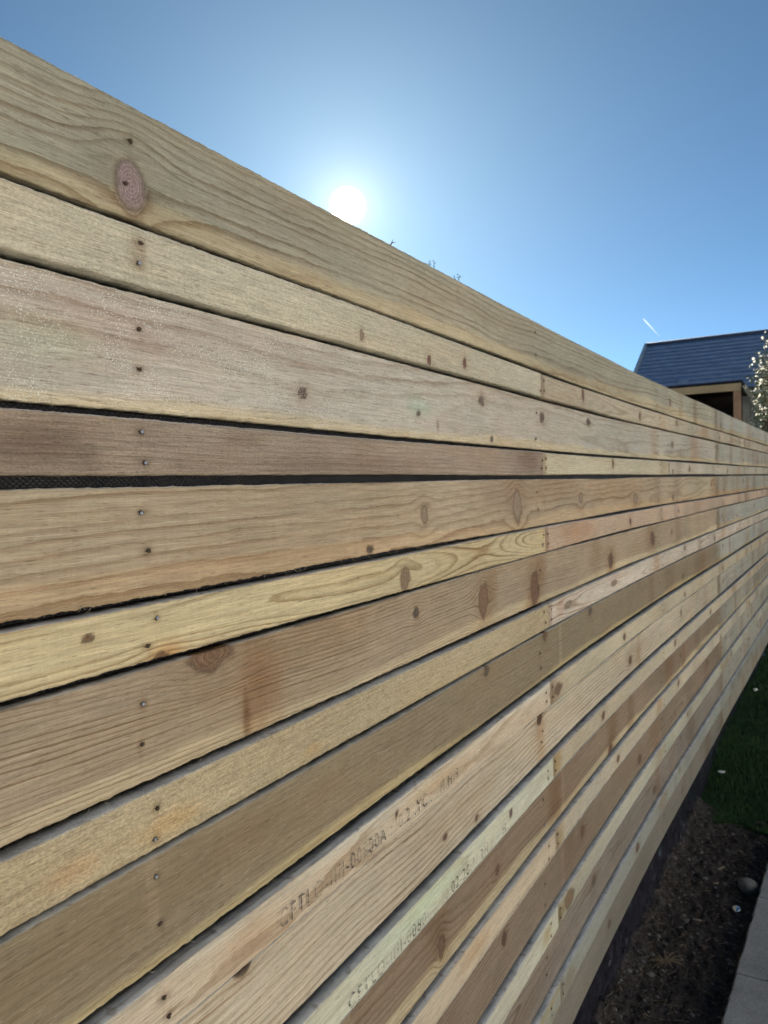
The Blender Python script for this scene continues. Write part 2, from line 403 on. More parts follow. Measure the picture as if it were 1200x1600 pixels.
def fibres(board, s0, s1, zfun, proud, n, seed, ln=.006):
    rg = random.Random(seed); mb = MB()
    for _ in range(n):
        s = rg.uniform(s0, s1); z = zfun(s); x = float(fx(s))+proud
        L = ln*rg.uniform(.3, 1.4); a = rg.uniform(-.9, .9); d = rg.choice((-1, 1))
        p = [(x-.001, s, z), (x+rg.uniform(.0, .002), s+L*.5*math.sin(a), z-L*.35*d if d > 0 else z+L*.2), (x+rg.uniform(0, .003), s+L*math.sin(a)*1.5, z-L*rg.uniform(.3, .8))]
        mb.tube(p, [.00028, .0002, .00008], 4)
    return mb.build('torn_fibres', SPL_M, board, True)

c_ = lambda r, g, b, k=1.0: tuple(min(.8, x*q*k) for x, q in zip(lin(r, g, b), (1.11, 1.20, 1.42)))
WARM = (.80, .60, .42); DARK = (.55, .45, .36); PALE = (1.22, 1.22, 1.24); GREY = (.72, .72, .74); RED = (.78, .66, .55)
PK = (1.25, 1.1, 1.15)
# row: z0, z1, wide?, [(s0, s1, params, knots, stains)]
WZ = [(1.694, 1.794), (1.524, 1.628), (1.360, 1.458), (1.194, 1.296), (1.027, 1.125), (.860, .957), (.693, .790), (.524, .622), (.350, .450), (.170, .271)]
NZ = [(1.633, 1.6835), (1.468, 1.516), (1.303, 1.3545), (1.137, 1.189), (.967, 1.018), (.803, .850), (.636, .686), (.466, .516), (.288, .342)]
WP = [
 dict(col=c_(154,146,120), pv=-.075, pw=.02, ps=.02, sp=.0095, rc=.8, fuzz=.35, edge=[(-.2, .30, c_(172,156,120))]),
 dict(col=c_(174,162,140), pv=-.02, pw=.05, pt=-.012, sp=.012, rc=.6, fuzz=.45, frost=(.25, 1.5, .95), edge=[(-.2, .22, c_(185,168,132))]),
 dict(col=c_(164,145,114), pv=-.12, pw=.05, ps=.03, sp=.0095, rc=.75, fuzz=.25, rag=.0007, edge=[(-.2, .25, c_(176,150,112))]),
 dict(col=c_(160,140,110), pv=.09, pw=.03, ps=-.01, sp=.0048, rc=.85, fuzz=.22, edge=[(-.2, .20, c_(186,166,128))]),
 dict(col=c_(136,119,90), pv=-.16, pw=.06, sp=.0075, rc=.55, fuzz=.15, edge=[(-.2, .16, c_(172,152,108))], bands=[(.481, .0065, 1.06, 1.13, PALE, .7), (1.722, .012, 1.03, 1.13, (1.3, 1.32, 1.36), .8)]),
 dict(col=c_(184,168,138), pv=-.11, pw=.02, ps=.012, sp=.0095, rc=1.0, fuzz=.22),
 dict(col=c_(136,116,90), pv=.08, pw=.03, ps=-.03, sp=.007, rc=.8, fuzz=.2, edge=[(-.2, .22, c_(178,160,122))], bands=[(1.715, .012, .69, .80, PALE, .8)]),
 dict(col=c_(134,116,92), pv=-.1, pw=.03, ps=.02, sp=.0065, rc=.85, fuzz=.25, bands=[(1.70, .012, .52, .63, PALE, .6)]),
 dict(col=c_(132,120,102), pv=.02, pw=.028, pt=.012, sp=.0055, rc=.8, fuzz=.25),
 dict(col=c_(124,116,99), pv=-.12, pw=.05, sp=.007, rc=.45, fuzz=.25),
]
NP = [
 [dict(col=c_(182,170,140), pv=-.06, pw=.02, sp=.006, rc=.22, fuzz=.75), dict(col=c_(176,160,130), pv=.0, pw=.02, pt=.01, sp=.005, rc=.5, fuzz=.5)],
 [dict(col=c_(150,132,108), pv=-.05, pw=.03, sp=.0055, rc=.45, fuzz=.7), dict(col=c_(186,172,138), pv=-.05, pw=.02, sp=.0045, rc=.45, fuzz=.4), dict(col=c_(178,165,138), pv=.05, pw=.03, sp=.006, rc=.4, fuzz=.4)],
 [dict(col=c_(190,170,126), pv=.003, pw=.016, wn=.016, wf=3.2, pn=.006, sp=.0048, rc=1.0, fuzz=.25), dict(col=c_(182,156,126), pv=-.05, pw=.03, sp=.006, rc=.45, fuzz=.4)],
 [dict(col=c_(182,162,122), pv=-.04, pw=.02, sp=.006, rc=.22, fuzz=.95), dict(col=c_(198,182,156), pv=.0, pw=.014, wn=.018, wf=2.4, sp=.0048, rc=1.0, fuzz=.25)],
 [dict(col=c_(192,172,140), pv=.0, pw=.045, pt=-.02, wn=.014, sp=.0085, rc=.6, fuzz=.2, edge=[(.75, 1.3, c_(200,186,156))]), dict(col=c_(188,172,138), pv=-.05, pw=.03, sp=.006, rc=.3, fuzz=.8)],
 [dict(col=c_(196,190,158), pv=.005, pw=.045, wn=.016, sp=.009, rc=.35, fuzz=.2), dict(col=c_(186,170,138), pv=.04, pw=.03, sp=.006, rc=.3, fuzz=.8)],
 [dict(col=c_(194,174,140), pv=.0, pw=.03, pt=.02, sp=.008, rc=.4, fuzz=.25), dict(col=c_(186,172,142), pv=.04, pw=.03, sp=.006, rc=.3, fuzz=.7)],
 [dict(col=c_(196,188,158), pv=-.03, pw=.03, sp=.007, rc=.35, fuzz=.3), dict(col=c_(178,170,142), pv=.04, pw=.03, sp=.006, rc=.3, fuzz=.7)],
 [dict(col=c_(150,145,122), pv=-.03, pw=.03, sp=.006, rc=.5, fuzz=.3), dict(col=c_(148,146,128), pv=.04, pw=.03, sp=.006, rc=.3, fuzz=.6)],
]
PURP = (1.35, 1.2, 1.35); TAN = (2.5, 2.5, 2.3); RB = (1.25, .95, .85)
WK = [
 [(.489, 1.722, .0200, .0235, (2.4, 2.35, 3.0), .35)],
 [(.739,1.564,.009,.0065,PK), (1.038,1.561,.006,.004), (1.288,1.600,.011,.009,PK), (1.63,1.593,.016,.012,PK), (2.002,1.604,.018,.009), (1.333,1.534,.007,.005)],
 [(.879,1.368,.0078,.0052), (1.043,1.409,.012,.0135,TAN,.25), (1.458,1.407,.022,.028,TAN,.3), (1.913,1.410,.016,.012,TAN,.3), (2.511,1.391,.025,.015,TAN,.3)],
 [(.568,1.291,.026,.0150,(1.7,1.35,1.1),.5), (1.009,1.264,.0085,.0075), (1.27,1.242,.020,.027,(1.9,1.5,1.25),.7), (1.552,1.231,.022,.032,(1.5,1.1,.9),.9), (2.198,1.227,.022,.021,RB,.8), (2.75,1.25,.03,.02,RB,.7)],
 [(1.276,1.117,.012,.009), (1.612,1.119,.013,.0115,(1.3,1.,.8)), (1.98,1.115,.016,.008)],
 [(.598,.958,.012,.0065,(.7,.6,.6)), (1.564,.949,.017,.012,(.8,.6,.5),.8), (1.086,.893,.008,.005,RB,.5), (1.215,.873,.008,.0045,RB,.5), (2.40,.90,.02,.012,RB,.7)],
 [(1.063,.728,.010,.018,(1.5,1.2,1.),.6), (1.304,.741,.009,.0085,RB), (2.152,.701,.02,.015,RB,.8)],
 [(1.327,.600,.011,.012,(1.,.8,.7),.6), (1.864,.587,.017,.012,RB,.7), (2.5,.56,.02,.014,RB)],
 [(1.955,.419,.017,.013), (2.7,.39,.02,.012,RB)],
 [(1.4,.22,.012,.010), (2.1,.23,.014,.010)],
]
NK = [
 [[(.86,1.649,.004,.007,TAN), (1.058,1.642,.006,.007,(1.5,.9,.95)), (1.193,1.655,.007,.008,(1.5,.9,.95))], [(1.918,1.668,.010,.017,(1.3,.85,.8)), (2.55,1.655,.012,.012,RB)]],
 [[], [(2.208,1.500,.010,.013,(1.3,.8,.6))], [(3.4,1.49,.015,.011,RB)]],
 [[(.958,1.318,.014,.0155,(2.2,2.,1.7),.15), (.493,1.301,.0125,.007,(2.,1.4,1.),.35), (.416,1.336,.0055,.0028,(1.7,1.3,.95),.3)], [(2.4,1.325,.012,.010,RB)]],
 [[], [(2.194,1.163,.030,.008,TAN), (1.75,1.165,.03,.008,TAN,.2)]],
 [[(.914,1.000,.004,.0035)], [(1.667,.990,.024,.013,(1.6,1.4,1.2)), (2.3,.99,.014,.010,RB)]],
 [[(1.353,.830,.008,.008,(1.3,1.1,1.5),.2)], [(2.05,.825,.014,.010,RB)]],
 [[], [(2.2,.66,.014,.010,RB)]],
 [[], [(1.72,.49,.03,.02,(2.,1.8,1.4),.3)]],
 [[], [(2.409,.315,.022,.015,RB)]],
]
S2 = lambda s, z, rs, rz, c=WARM, k=.8: (s, z, rs, rz, c, k)
WS = [
 [S2(.45,1.745,.02,.03,GREY,.4), S2(1.2,1.75,.5,.05,(.95,.86,.78),.6), S2(3.6,1.74,.05,.09,DARK,.5)],
 [S2(1.104,1.546,.006,.012,DARK,.9), S2(.45,1.60,.12,.03,(.94,.88,.88),.7), S2(.62,1.60,.2,.03,(.96,.90,.90),.7), S2(.40,1.575,.05,.02,(.86,.98,.88),.7), S2(.66,1.575,.12,.012,(1.15,1.18,1.15),.7), S2(1.04,1.57,.04,.016,(.85,1.1,1.02),.8), S2(2.4,1.58,.6,.06,(.90,.94,.92),.7)],
 [S2(1.40,1.43,.16,.045,(.72,.62,.60),.7), S2(1.75,1.44,.2,.03,(.85,.72,.66),.8), S2(2.3,1.42,.35,.05,(.92,.76,.62),.7), S2(.75,1.39,.3,.03,(.95,.86,.80),.5)],
 [S2(.64,1.245,.035,.06,(.78,.60,.44),.8), S2(.617,1.21,.006,.03,DARK,.9), S2(.75,1.27,.15,.035,(.84,.75,.66),.8), S2(1.31,1.265,.03,.035,RED,.8), S2(1.60,1.262,.03,.04,RED,.8), S2(1.53,1.20,.04,.02,RED,.7), S2(2.05,1.26,.07,.05,RED,.6), S2(2.2,1.21,.05,.04,RED,.8), S2(2.7,1.26,.06,.06,RED,.6)],
 [S2(.48,1.09,.4,.03,(.88,.82,.74),.6), S2(1.8,1.08,.3,.06,(.86,.90,.88),.6), S2(3.6,1.08,.08,.08,GREY,.6)],
 [S2(1.57,.90,.03,.06,WARM,.6), S2(2.51,.89,.035,.06,RED,.8), S2(2.1,.93,.3,.03,(.9,.92,.88),.6)],
 [S2(1.66,.745,.05,.07,RED,.9), S2(1.05,.76,.04,.05,RED,.6), S2(2.18,.76,.05,.07,RED,.8), S2(2.4,.72,.05,.08,DARK,.6)],
 [S2(1.0,.57,.1,.05,(.85,.68,.52),.7), S2(1.75,.58,.06,.06,(.85,.70,.58),.6), S2(2.2,.55,.3,.05,(.86,.88,.86),.6)],
 [S2(1.5,.40,.3,.05,(.88,.80,.78),.6), S2(2.3,.40,.3,.06,(.84,.84,.84),.7)],
 [S2(1.3,.22,.3,.05,(.80,.76,.70),.6), S2(2.4,.22,.4,.06,(.82,.82,.80),.7)],
]
NS = [
 [[S2(.483,1.66,.012,.02,DARK,.5)], []],
 [[S2(.38,1.49,.05,.02,(.50,.46,.44),.8), S2(.49,1.50,.02,.01,GREY,.6), S2(.62,1.505,.03,.008,DARK,.5), S2(.85,1.48,.3,.012,(.72,.66,.62),.7), S2(1.5,1.50,.08,.03,(.62,.52,.50),.8)], [], []],
 [[S2(.5,1.303,.02,.012,(.95,.65,.4),.8)], [S2(1.85,1.33,.15,.03,(.95,.80,.68),.8)]],
 [[S2(.50,1.155,.035,.010,(1.08,.92,.72),.8), S2(.39,1.155,.03,.010,(1.08,.90,.80),.7), S2(.72,1.15,.02,.007,(1.08,.90,.72),.8)], [S2(1.70,1.17,.03,.02,(.85,.68,.6),.7)]],
 [[S2(.60,.99,.05,.02,(.92,.78,.66),.6), S2(1.05,1.,.1,.012,(.95,.8,.62),.6)], [S2(1.64,.98,.05,.03,DARK,.5)]],
 [[S2(1.0,.835,.15,.02,(.92,1.05,.95),.7), S2(1.2,.80,.2,.004,GREY,.8)], [S2(1.65,.83,.03,.04,(.80,.66,.42),.9)]],
 [[S2(1.17,.665,.06,.012,(.80,.64,.50),.7), S2(1.4,.64,.25,.006,GREY,.7)], [S2(1.66,.65,.03,.04,(.76,.66,.46),.8)]],
 [[S2(1.55,.49,.03,.02,(.72,.60,.40),.8)], [S2(1.66,.49,.05,.02,(.72,.62,.42),.9)]],
 [[S2(1.5,.33,.2,.006,(1.05,.9,.6),.8)], [S2(1.7,.31,.06,.02,(.74,.64,.48),.8)]],
]
WIDE_CUTS = [-1.5, 4.15, 7.75, 9.6]
nid = 0
def auto(seed, a, b, z0, z1, wide):
    """knots and weather streaks for stretches too far off to read one by one"""
    rg = random.Random(seed); ks = []; st = []
    s = max(a, 3.0)+rg.uniform(.05, .3)
    while s < b-.1:
        z = rg.uniform(z0+.012, z1-.012); q = rg.uniform(.007, .014)
        ks.append((s, z, q*1.2, q*.9, (1.6, 1.45, 1.3), .5)); s += rg.uniform(.7, 1.5)
    s = max(a, 2.7)+rg.uniform(.02, .2)
    while s < b:
        st.append((s, (z0+z1)/2, rg.uniform(.03, .12), .09, rg.choice((GREY, WARM, (.84, .93, .90), (1.12, 1.14, 1.12), DARK)), rg.uniform(.3, .7))); s += rg.uniform(.12, .4)
    return ks, st
def bruise_shade(nl):  # staining round each nail, with the dent's shade painted in
    out = []
    for (s, z, p, r, sh, i) in nl:
        rg = random.Random(i+900)
        out.append((s+rg.uniform(-.002, .002), z, .0065*rg.uniform(.7, 1.3), .0045*rg.uniform(.7, 1.2), (.55, .50, .46), .8))
        out.append((s+rg.uniform(-.002, .004), z-.008, .003, .012*rg.uniform(.5, 1.4), (.80, .76, .72), rg.uniform(.1, .7)))
        if rg.random() < .5: out.append((s+rg.uniform(-.006, .006), z+rg.uniform(.005, .010), .004, .004, (1.18, 1.16, 1.12), .6))
    return out
def nail_cols(a, b): return [q for q in (-.65, .484, 1.585, 2.85, 4.13, 4.17, 5.4, 6.6) if a+.005 < q < b-.005]
boards = {}
for r_, (z0, z1) in enumerate(WZ):
    for k in range(3):
        a, b = WIDE_CUTS[k]+.0008, WIDE_CUTS[k+1]-.0008
        P = dict(WP[r_])
        ks, st = auto(100+r_*7+k, a, b, z0, z1, True)
        if k == 0: ks = list(WK[r_])+ks; st = list(WS[r_])+st
        else:
            st += [S2(a+.05, (z0+z1)/2, .06, .09, (.62, .54, .44), .85), S2(a+.25, (z0+z1)/2+.01, .05, .07, (.85, .95, .92), .5)]
            P['col'] = tuple(c*f for c, f in zip(random.choice((c_(162,154,132), c_(168,162,142), c_(150,142,120))), (1, 1, 1))); P['pv'] = random.uniform(-.1, .1); P.pop('bands', None); P.pop('frost', None)
        nl = []
        for q in nail_cols(a, b):
            for fz in (.70, .30):
                nid += 1; rg = random.Random(nid)
                sh = (r_, q, fz) in ((2, .484, .7), (3, .484, .7)) or rg.random() < .15
                lean = (z0-1.3)*.012
                nl.append((q+lean+rg.uniform(-.008, .008), z0+(z1-z0)*fz+rg.uniform(-.012, .012), 0., .0023, sh, nid))
        st += bruise_shade(nl)
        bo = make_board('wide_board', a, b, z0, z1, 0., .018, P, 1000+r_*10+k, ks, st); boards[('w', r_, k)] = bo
        for q in nl: add_nail(bo, *q)
NCUT = {0: (-1.5, 1.597, 5.2, 9.6), 1: (-1.5, 1.600, 2.98, 6.6, 9.6), 2: (-1.5, 1.600, 5.2, 9.6), 3: (-1.5, 1.612, 5.6, 9.6)}
for r_, (z0, z1) in enumerate(NZ):
    cuts = NCUT.get(r_, (-1.5, 1.61+.006*(r_-4), 5.2+.1*(r_ % 2), 9.6))
    for k in range(len(cuts)-1):
        a, b = cuts[k]+.0008, cuts[k+1]-.0008
        P = dict(NP[r_][min(k, len(NP[r_])-1)]); ks, st = auto(300+r_*7+k, a, b, z0, z1, False)
        if k < len(NP[r_]): ks = list(NK[r_][k])+ks; st = list(NS[r_][k])+st
        if k > 0: st.append(S2(a+.008, (z0+z1)/2, .014, .05, DARK, .7))
        cols = nail_cols(a, b); nl = []
        for q in cols:
            for fz in (.70, .26):
                nid += 1; rg = random.Random(nid); lean = (z0-1.3)*.012
                sh = (r_ == 1 and q == .484) or rg.random() < .12
                nl.append((q+lean+rg.uniform(-.008, .008), z0+(z1-z0)*fz+rg.uniform(-.005, .006), .010, .0022, sh, nid))
        if k > 0:
            for fz in (.72, .3):
                nid += 1; nl.append((a+.016, z0+(z1-z0)*fz, .010, .0022, False, nid))
        st += bruise_shade(nl)
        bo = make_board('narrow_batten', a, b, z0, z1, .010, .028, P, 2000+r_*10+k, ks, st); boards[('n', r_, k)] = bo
        for q in nl: add_nail(bo, *q)
# torn fibres on ragged edges
def zedge(r_, wide, top=False):
    z0, z1 = (WZ if wide else NZ)[r_]
    return lambda s: (z1 if top else z0)
fibres(boards[('w', 2, 0)], .36, 1.6, zedge(2, True), 0., 60, 5, .007)
fibres(boards[('w', 4, 0)], .42, 1.6, zedge(4, True), 0., 18, 6, .005)
fibres(boards[('w', 3, 0)], .36, 1.6, zedge(3, True), 0., 18, 7, .005)
fibres(boards[('n', 3, 0)], .36, 1.5, zedge(3, False), .010, 26, 8, .006)
fibres(boards[('w', 1, 0)], .36, 1.5, zedge(1, True), 0., 16, 9, .004)
fibres(boards[('w', 0, 0)], .4, 3.0, zedge(0, True), 0., 16, 10, .005)
# splinter standing on the top edge
mb = MB(); mb.tube([(-.003, .968, 1.793), (-.002, .971, 1.7985), (-.001, .972, 1.803)], [.0011, .0008, .0002], 5)
mb.tube([(-.002, .971, 1.7975), (-.001, .975, 1.7995), (0, .979, 1.800)], [.0007, .0005, .0002], 5)
mb.build('splinter', simple('dark_splinter', (.16, .12, .09), .8), boards[('w', 0, 0)], True)
# faded batch stamp along two battens
def stamp(text, s0, s1, z, h, board, x=.010):
    cu_ = bpy.data.curves.new('t', 'FONT'); cu_.body = text; cu_.size = h*1.4; cu_.space_character = 1.25
    to = bpy.data.objects.new('t', cu_); COL.objects.link(to); dg = bpy.context.evaluated_depsgraph_get()
    me = bpy.data.meshes.new_from_object(to.evaluated_get(dg)); bpy.data.objects.remove(to); bpy.data.curves.remove(cu_)
    n = len(me.vertices); co = np.zeros(n*3, np.float32); me.vertices.foreach_get('co', co); co = co.reshape(-1, 3)
    wd = co[:, 0].max(); ss = s0+co[:, 0]/wd*(s1-s0); zz = z[0]+(z[1]-z[0])*co[:, 0]/wd+co[:, 1]
    V = np.stack([fx(ss)+x+.0022, ss, zz], -1); me.vertices.foreach_set('co', V.astype(np.float32).ravel()); me.update(); me.name = 'stamp'
    return link('batch_stamp', me, M['ink'], board)
stamp('CFTLO-IIII-00800A :20.2 .YC.: 2H.HIR', .645, 1.12, (.977, .979), .020, boards[('n', 4, 0)])
stamp('CFTLO-IIII-0080C..:20.02-20:1/ 2H.II.A H', .775, 1.32, (.807, .809), .018, boards[('n', 5, 0)])

# posts, woven membrane and plastic skirt behind the boards
PM = simple('treated_post', lin(120, 110, 85), .85, .2, 0, .3, 8)
for s in (-.65, .475, 1.6, 2.85, 4.15, 5.4, 6.6, 7.75, 9.0):
    mb = MB(); x = float(fx(s))-.026; mb.box((x-.07, s-.035, -.3), (x-.004, s+.035, 1.770)); mb.build('post', PM, fence)
def curtain(name, x0, z0, z1, s0, s1, ds, mat, f):
    S = np.arange(s0, s1, ds); Z = np.linspace(z0, z1, f['n']); SS, ZZ = np.meshgrid(S, Z, indexing='ij')
    XX = fx(SS)+x0+f['d'](SS, ZZ); V = np.stack([XX, SS, ZZ+f['dz'](SS, ZZ)], -1).reshape(-1, 3); n = len(Z)
    i = np.arange(len(S)-1)[:, None]*n; j = np.arange(n-1)[None, :]
    F = np.stack([i+j, i+n+j, i+n+j+1, i+j+1], -1).reshape(-1, 4)
    o = link(name, np_mesh(name, V, F, True), mat, fence)
    sm = o.modifiers.new('thick', 'SOLIDIFY'); sm.thickness = .0012; sm.offset = 0
    return o
curtain('membrane', -.0225, .2, 1.765, -1.5, 9.6, .05, M['weave'], dict(n=12, d=lambda s, z: .0015*n2(s*9, z*12, 51), dz=lambda s, z: 0*s))
def skd(s, z):
    f = np.clip((.26-z)/.24, 0, 1)
    return .008+f*(.010+.006*n1(s*2.3, 61)) + f*(.008*n2(s*9, z*16, 62)+.009*n2(s*26, z*34, 63)+.005*n2(s*70, z*70, 64))
curtain('plastic_skirt', -.020, .0, .26, -1.5, 9.6, .010, M['sheet'], dict(n=26, d=skd, dz=lambda s, z: .012*n1(s*3.1, 65)*np.clip((.26-z)/.24, 0, 1)))

# ---------------------------------------------------------------- ground
def ground_material():
    t = NT('rough_ground'); o = t.obj(); n = t.noise(o, .6, 6.); n_b = t.noise(o, 30, 5.)
    c = t.mix(t.rng(n, .35, .65), (.030, .050, .016), (.075, .075, .035))
    return t.bsdf(t.mix(1., c, t.rng(n_b, .3, .7, .6, 1.3), 'MULTIPLY'), .95, .1, t.bump(n_b, .5, .03))
def soil_material():
    t = NT('dark_soil'); o = t.obj(); n = t.noise(o, 9, 6., .65); n_b = t.noise(o, 120, 6., .7); v = t.vor(o, 160)
    c = t.mix(t.rng(n, .35, .65), (.026, .024, .024), (.056, .050, .047))
    c = t.mix(1., c, t.rng(n_b, .3, .7, .45, 1.6), 'MULTIPLY')
    c = t.mix(t.rng(v, .05, .25, .5, 0), c, (.12, .10, .085))
    return t.bsdf(c, .95, .15, t.bump(t.math('ADD', n_b, t.math('MULTIPLY', v, .4)), .9, .006))
g = MB(); g.v = [(-6000, -6000, -.12), (6000, -6000, -.12), (6000, 6000, -.12), (-6000, 6000, -.12)]; g.f = [(0, 1, 2, 3)]
tag(g.build('ground', ground_material()), kind='structure')
def heightfield(name, x0, x1, y0, y1, dx, h, mat, kind):
    X = np.arange(x0, x1+dx, dx); Y = np.arange(y0, y1+dx, dx); XX, YY = np.meshgrid(X, Y, indexing='ij')
    V = np.stack([XX, YY, h(XX, YY)], -1).reshape(-1, 3); n = len(Y)
    i = np.arange(len(X)-1)[:, None]*n; j = np.arange(n-1)[None, :]
    F = np.stack([i+j, i+n+j, i+n+j+1, i+j+1], -1).reshape(-1, 4)
    return tag(link(name, np_mesh(name, V, F, True), mat), kind=kind)
def lawn_edge(x): return 3.40+.03*np.sin(x*9)+.02*np.sin(x*31+1)
def soil_h(x, y):
    xr = x-fx(y)
    h = .006*n2(x*14, y*14, 71)+.008*n2(x*45, y*45, 72)+.006*n2(x*120, y*120, 73)
    return h + .034*np.exp(-np.clip(xr, 0, 9)/.06)*1.6
heightfield('soil_bed', -.06, .42, -1.5, 3.55, .006, soil_h, soil_material(), 'structure')
def lawn_z(x, y):
    t = np.clip((y-3.42)/.75, 0, 1); return .004+.004*n2(x*3, y*3, 81)+.105*t*t*(3-2*t)
def lawn_m():
    t = NT('lawn_thatch'); o = t.obj(); n = t.noise(o, 60, 4.)
    return t.bsdf(t.mix(n, (.006, .014, .006), (.018, .032, .012)), .9, .1)
heightfield('lawn', -.05, 4.0, 3.42, 12.0, .06, lawn_z, lawn_m(), 'structure')
def grass():
    rg = np.random.default_rng(5)
    n = 150000
    y = 3.40+rg.random(n)**1.7*6.0; x = -.02+rg.random(n)**1.3*1.6
    keep = (y > lawn_edge(x)) & (x > fx(y)-.01); x = x[keep]; y = y[keep]; n = len(x)
    h = rg.uniform(.010, .024, n); a = rg.uniform(0, 2*math.pi, n); ln = rg.uniform(.002, .016, n); b = a+math.pi/2
    wd = rg.uniform(.0006, .0012, n)*(1+(y-3.4)*.25)
    z = lawn_z(x, y)-.001
    p0 = np.stack([x-np.cos(b)*wd, y-np.sin(b)*wd, z], -1); p1 = np.stack([x+np.cos(b)*wd, y+np.sin(b)*wd, z], -1)
    mx = x+np.cos(a)*ln*.4; my = y+np.sin(a)*ln*.4
    p2 = np.stack([mx+np.cos(b)*wd*.8, my+np.sin(b)*wd*.8, z+h*.6], -1); p3 = np.stack([mx-np.cos(b)*wd*.8, my-np.sin(b)*wd*.8, z+h*.6], -1)
    p4 = np.stack([x+np.cos(a)*ln, y+np.sin(a)*ln, z+h], -1)
    V = np.stack([p0, p1, p2, p3, p4], 1).reshape(-1, 3); k = np.arange(n)*5
    F = np.concatenate([np.stack([k, k+1, k+2], -1), np.stack([k, k+2, k+3], -1), np.stack([k+3, k+2, k+4], -1)])
    t = NT('dark_green_grass'); o = t.obj(); nn = t.noise(o, 4, 4.); n_b = t.noise(o, 300, 2.)
    c = t.mix(t.rng(nn, .35, .65), (.016, .055, .016), (.030, .085, .020)); c = t.mix(t.rng(n_b, .6, .75, 0, .7), c, (.10, .12, .04))
    t.bsdf(c, .6, .3)
    tag(link('grass', np_mesh('grass', V, F, False), t.m), 'short dark green lawn grass in the shade along the fence foot', 'grass', kind='stuff')
grass()
# paving strip at the right, a slab with a step edge
def paving_m():
    t = NT('concrete_paving'); o = t.obj(); n = t.noise(o, 7, 6., .6); n_b = t.noise(o, 160, 5., .7); n_c = t.noise(t.vmul(o, (60, 14, 60)), 1., 4.)
    c = t.mix(t.rng(n, .3, .7), (.19, .20, .21), (.31, .325, .34)); c = t.mix(1., c, t.rng(n_b, .3, .7, .72, 1.25), 'MULTIPLY')
    c = t.mix(t.rng(n_c, .6, .75, 0, .4), c, (.08, .072, .066))
    return t.bsdf(c, .9, .2, t.bump(n_b, .6, .003))
def paving():
    V = []; F = []
    ex = lambda y: .286+.0570*(y-2.09)
    cuts = [.3, .86, 1.42, 1.90, 2.333, 2.80, 3.32]
    for k in range(len(cuts)-1):
        y0, y1 = cuts[k]+.003, cuts[k+1]-.003
        Y = np.linspace(y0, y1, 40); n = len(Y); b = len(V)
        for y in Y:
            e = ex(y)+.0025*float(n1(y*40, 91)); cut = .004*float(n1(y*7, 92))
            V += [(e+.004, y, -.06), (e, y, .034), (e+.006, y, .0445+.001*float(n1(y*60, 93))), (e+.20, y, .0455), (3.4, y, .046), (3.4, y, -.06)]
        for i in range(n-1):
            for j in range(5): F.append((b+i*6+j, b+i*6+6+j, b+i*6+7+j, b+i*6+1+j))
        F.append(tuple(b+j for j in range(6))); F.append(tuple(b+(n-1)*6+j for j in reversed(range(6))))
    bed = len(V); V += [(.32, .3, .030), (3.4, .3, .030), (3.4, 3.32, .030), (.40, 3.32, .030)]; F.append((bed, bed+1, bed+2, bed+3))
    tag(link('paving', np_mesh('paving', np.array(V), F, False), paving_m()), kind='structure')
paving()
# litter in the soil
def litter():
    rg = random.Random(3); mb = MB(); mats = []
    def gz(x, y): return float(soil_h(np.array(x), np.array(y)))
    def cnt(i):
        while len(mats) < len(mb.f): mats.append(i)
    for _ in range(1900):
        y = rg.uniform(1.2, 3.38); x = float(fx(y))+.006+.29*rg.random()**1.35; z = gz(x, y)+.002; a = rg.uniform(0, 6.28); L = rg.choice((.006, .01, .016, .03, .045))*rg.uniform(.6, 1.3)
        d = (math.cos(a)*L, math.sin(a)*L); bd = rg.uniform(-.25, .25); r = rg.uniform(.0005, .0016)*(1.0 if L < .02 else .7)
        mb.tube([(x, y, z), (x+d[0]*.5-d[1]*bd, y+d[1]*.5+d[0]*bd, z+rg.uniform(0, .006)), (x+d[0], y+d[1], z+rg.uniform(-.001, .006))], [r, r*.9, r*.5], 5)
        cnt(rg.choice((0, 0, 1, 1, 2)))
    for _ in range(2000):
        y = rg.uniform(1.2, 3.4); x = float(fx(y))+.006+.30*rg.random()**1.35; z = gz(x, y)+.001; q = rg.uniform(.0015, .006)*(1 if rg.random() < .85 else 1.7)
        a = rg.uniform(0, 6.28); n = len(mb.v); k = rg.randint(5, 7)
        for lv, (rr, hh) in enumerate(((1., -.3), (.95, .35), (.5, .75))):
            for i in range(k):
                t = a+6.283*i/k; s_ = q*rr*rg.uniform(.75, 1.2); mb.v.append((x+math.cos(t)*s_*1.2, y+math.sin(t)*s_*.85, z+q*hh))
        for lv in range(2):
            for i in range(k): mb.f.append((n+lv*k+i, n+lv*k+(i+1) % k, n+(lv+1)*k+(i+1) % k, n+(lv+1)*k+i))
        mb.f.append(tuple(n+2*k+i for i in range(k))); cnt(rg.choice((0, 3, 3, 3, 4)))
    ms = [simple('twig_brown', (.08, .062, .05), .9), simple('straw', (.15, .125, .09), .9), simple('dark_twig', (.05, .035, .028), .9), simple('soil_clod', (.040, .034, .031), .95), simple('grit', (.13, .125, .12), .9)]
    me = np_mesh('twig_litter', np.array(mb.v), mb.f, False); o = link('twig_litter', me, ms)
    me.polygons.foreach_set('material_index', np.array(mats, np.int32)); me.update()
    tag(o, 'twigs, bark crumbs and grit scattered over the dark soil strip', 'litter', kind='stuff')
litter()
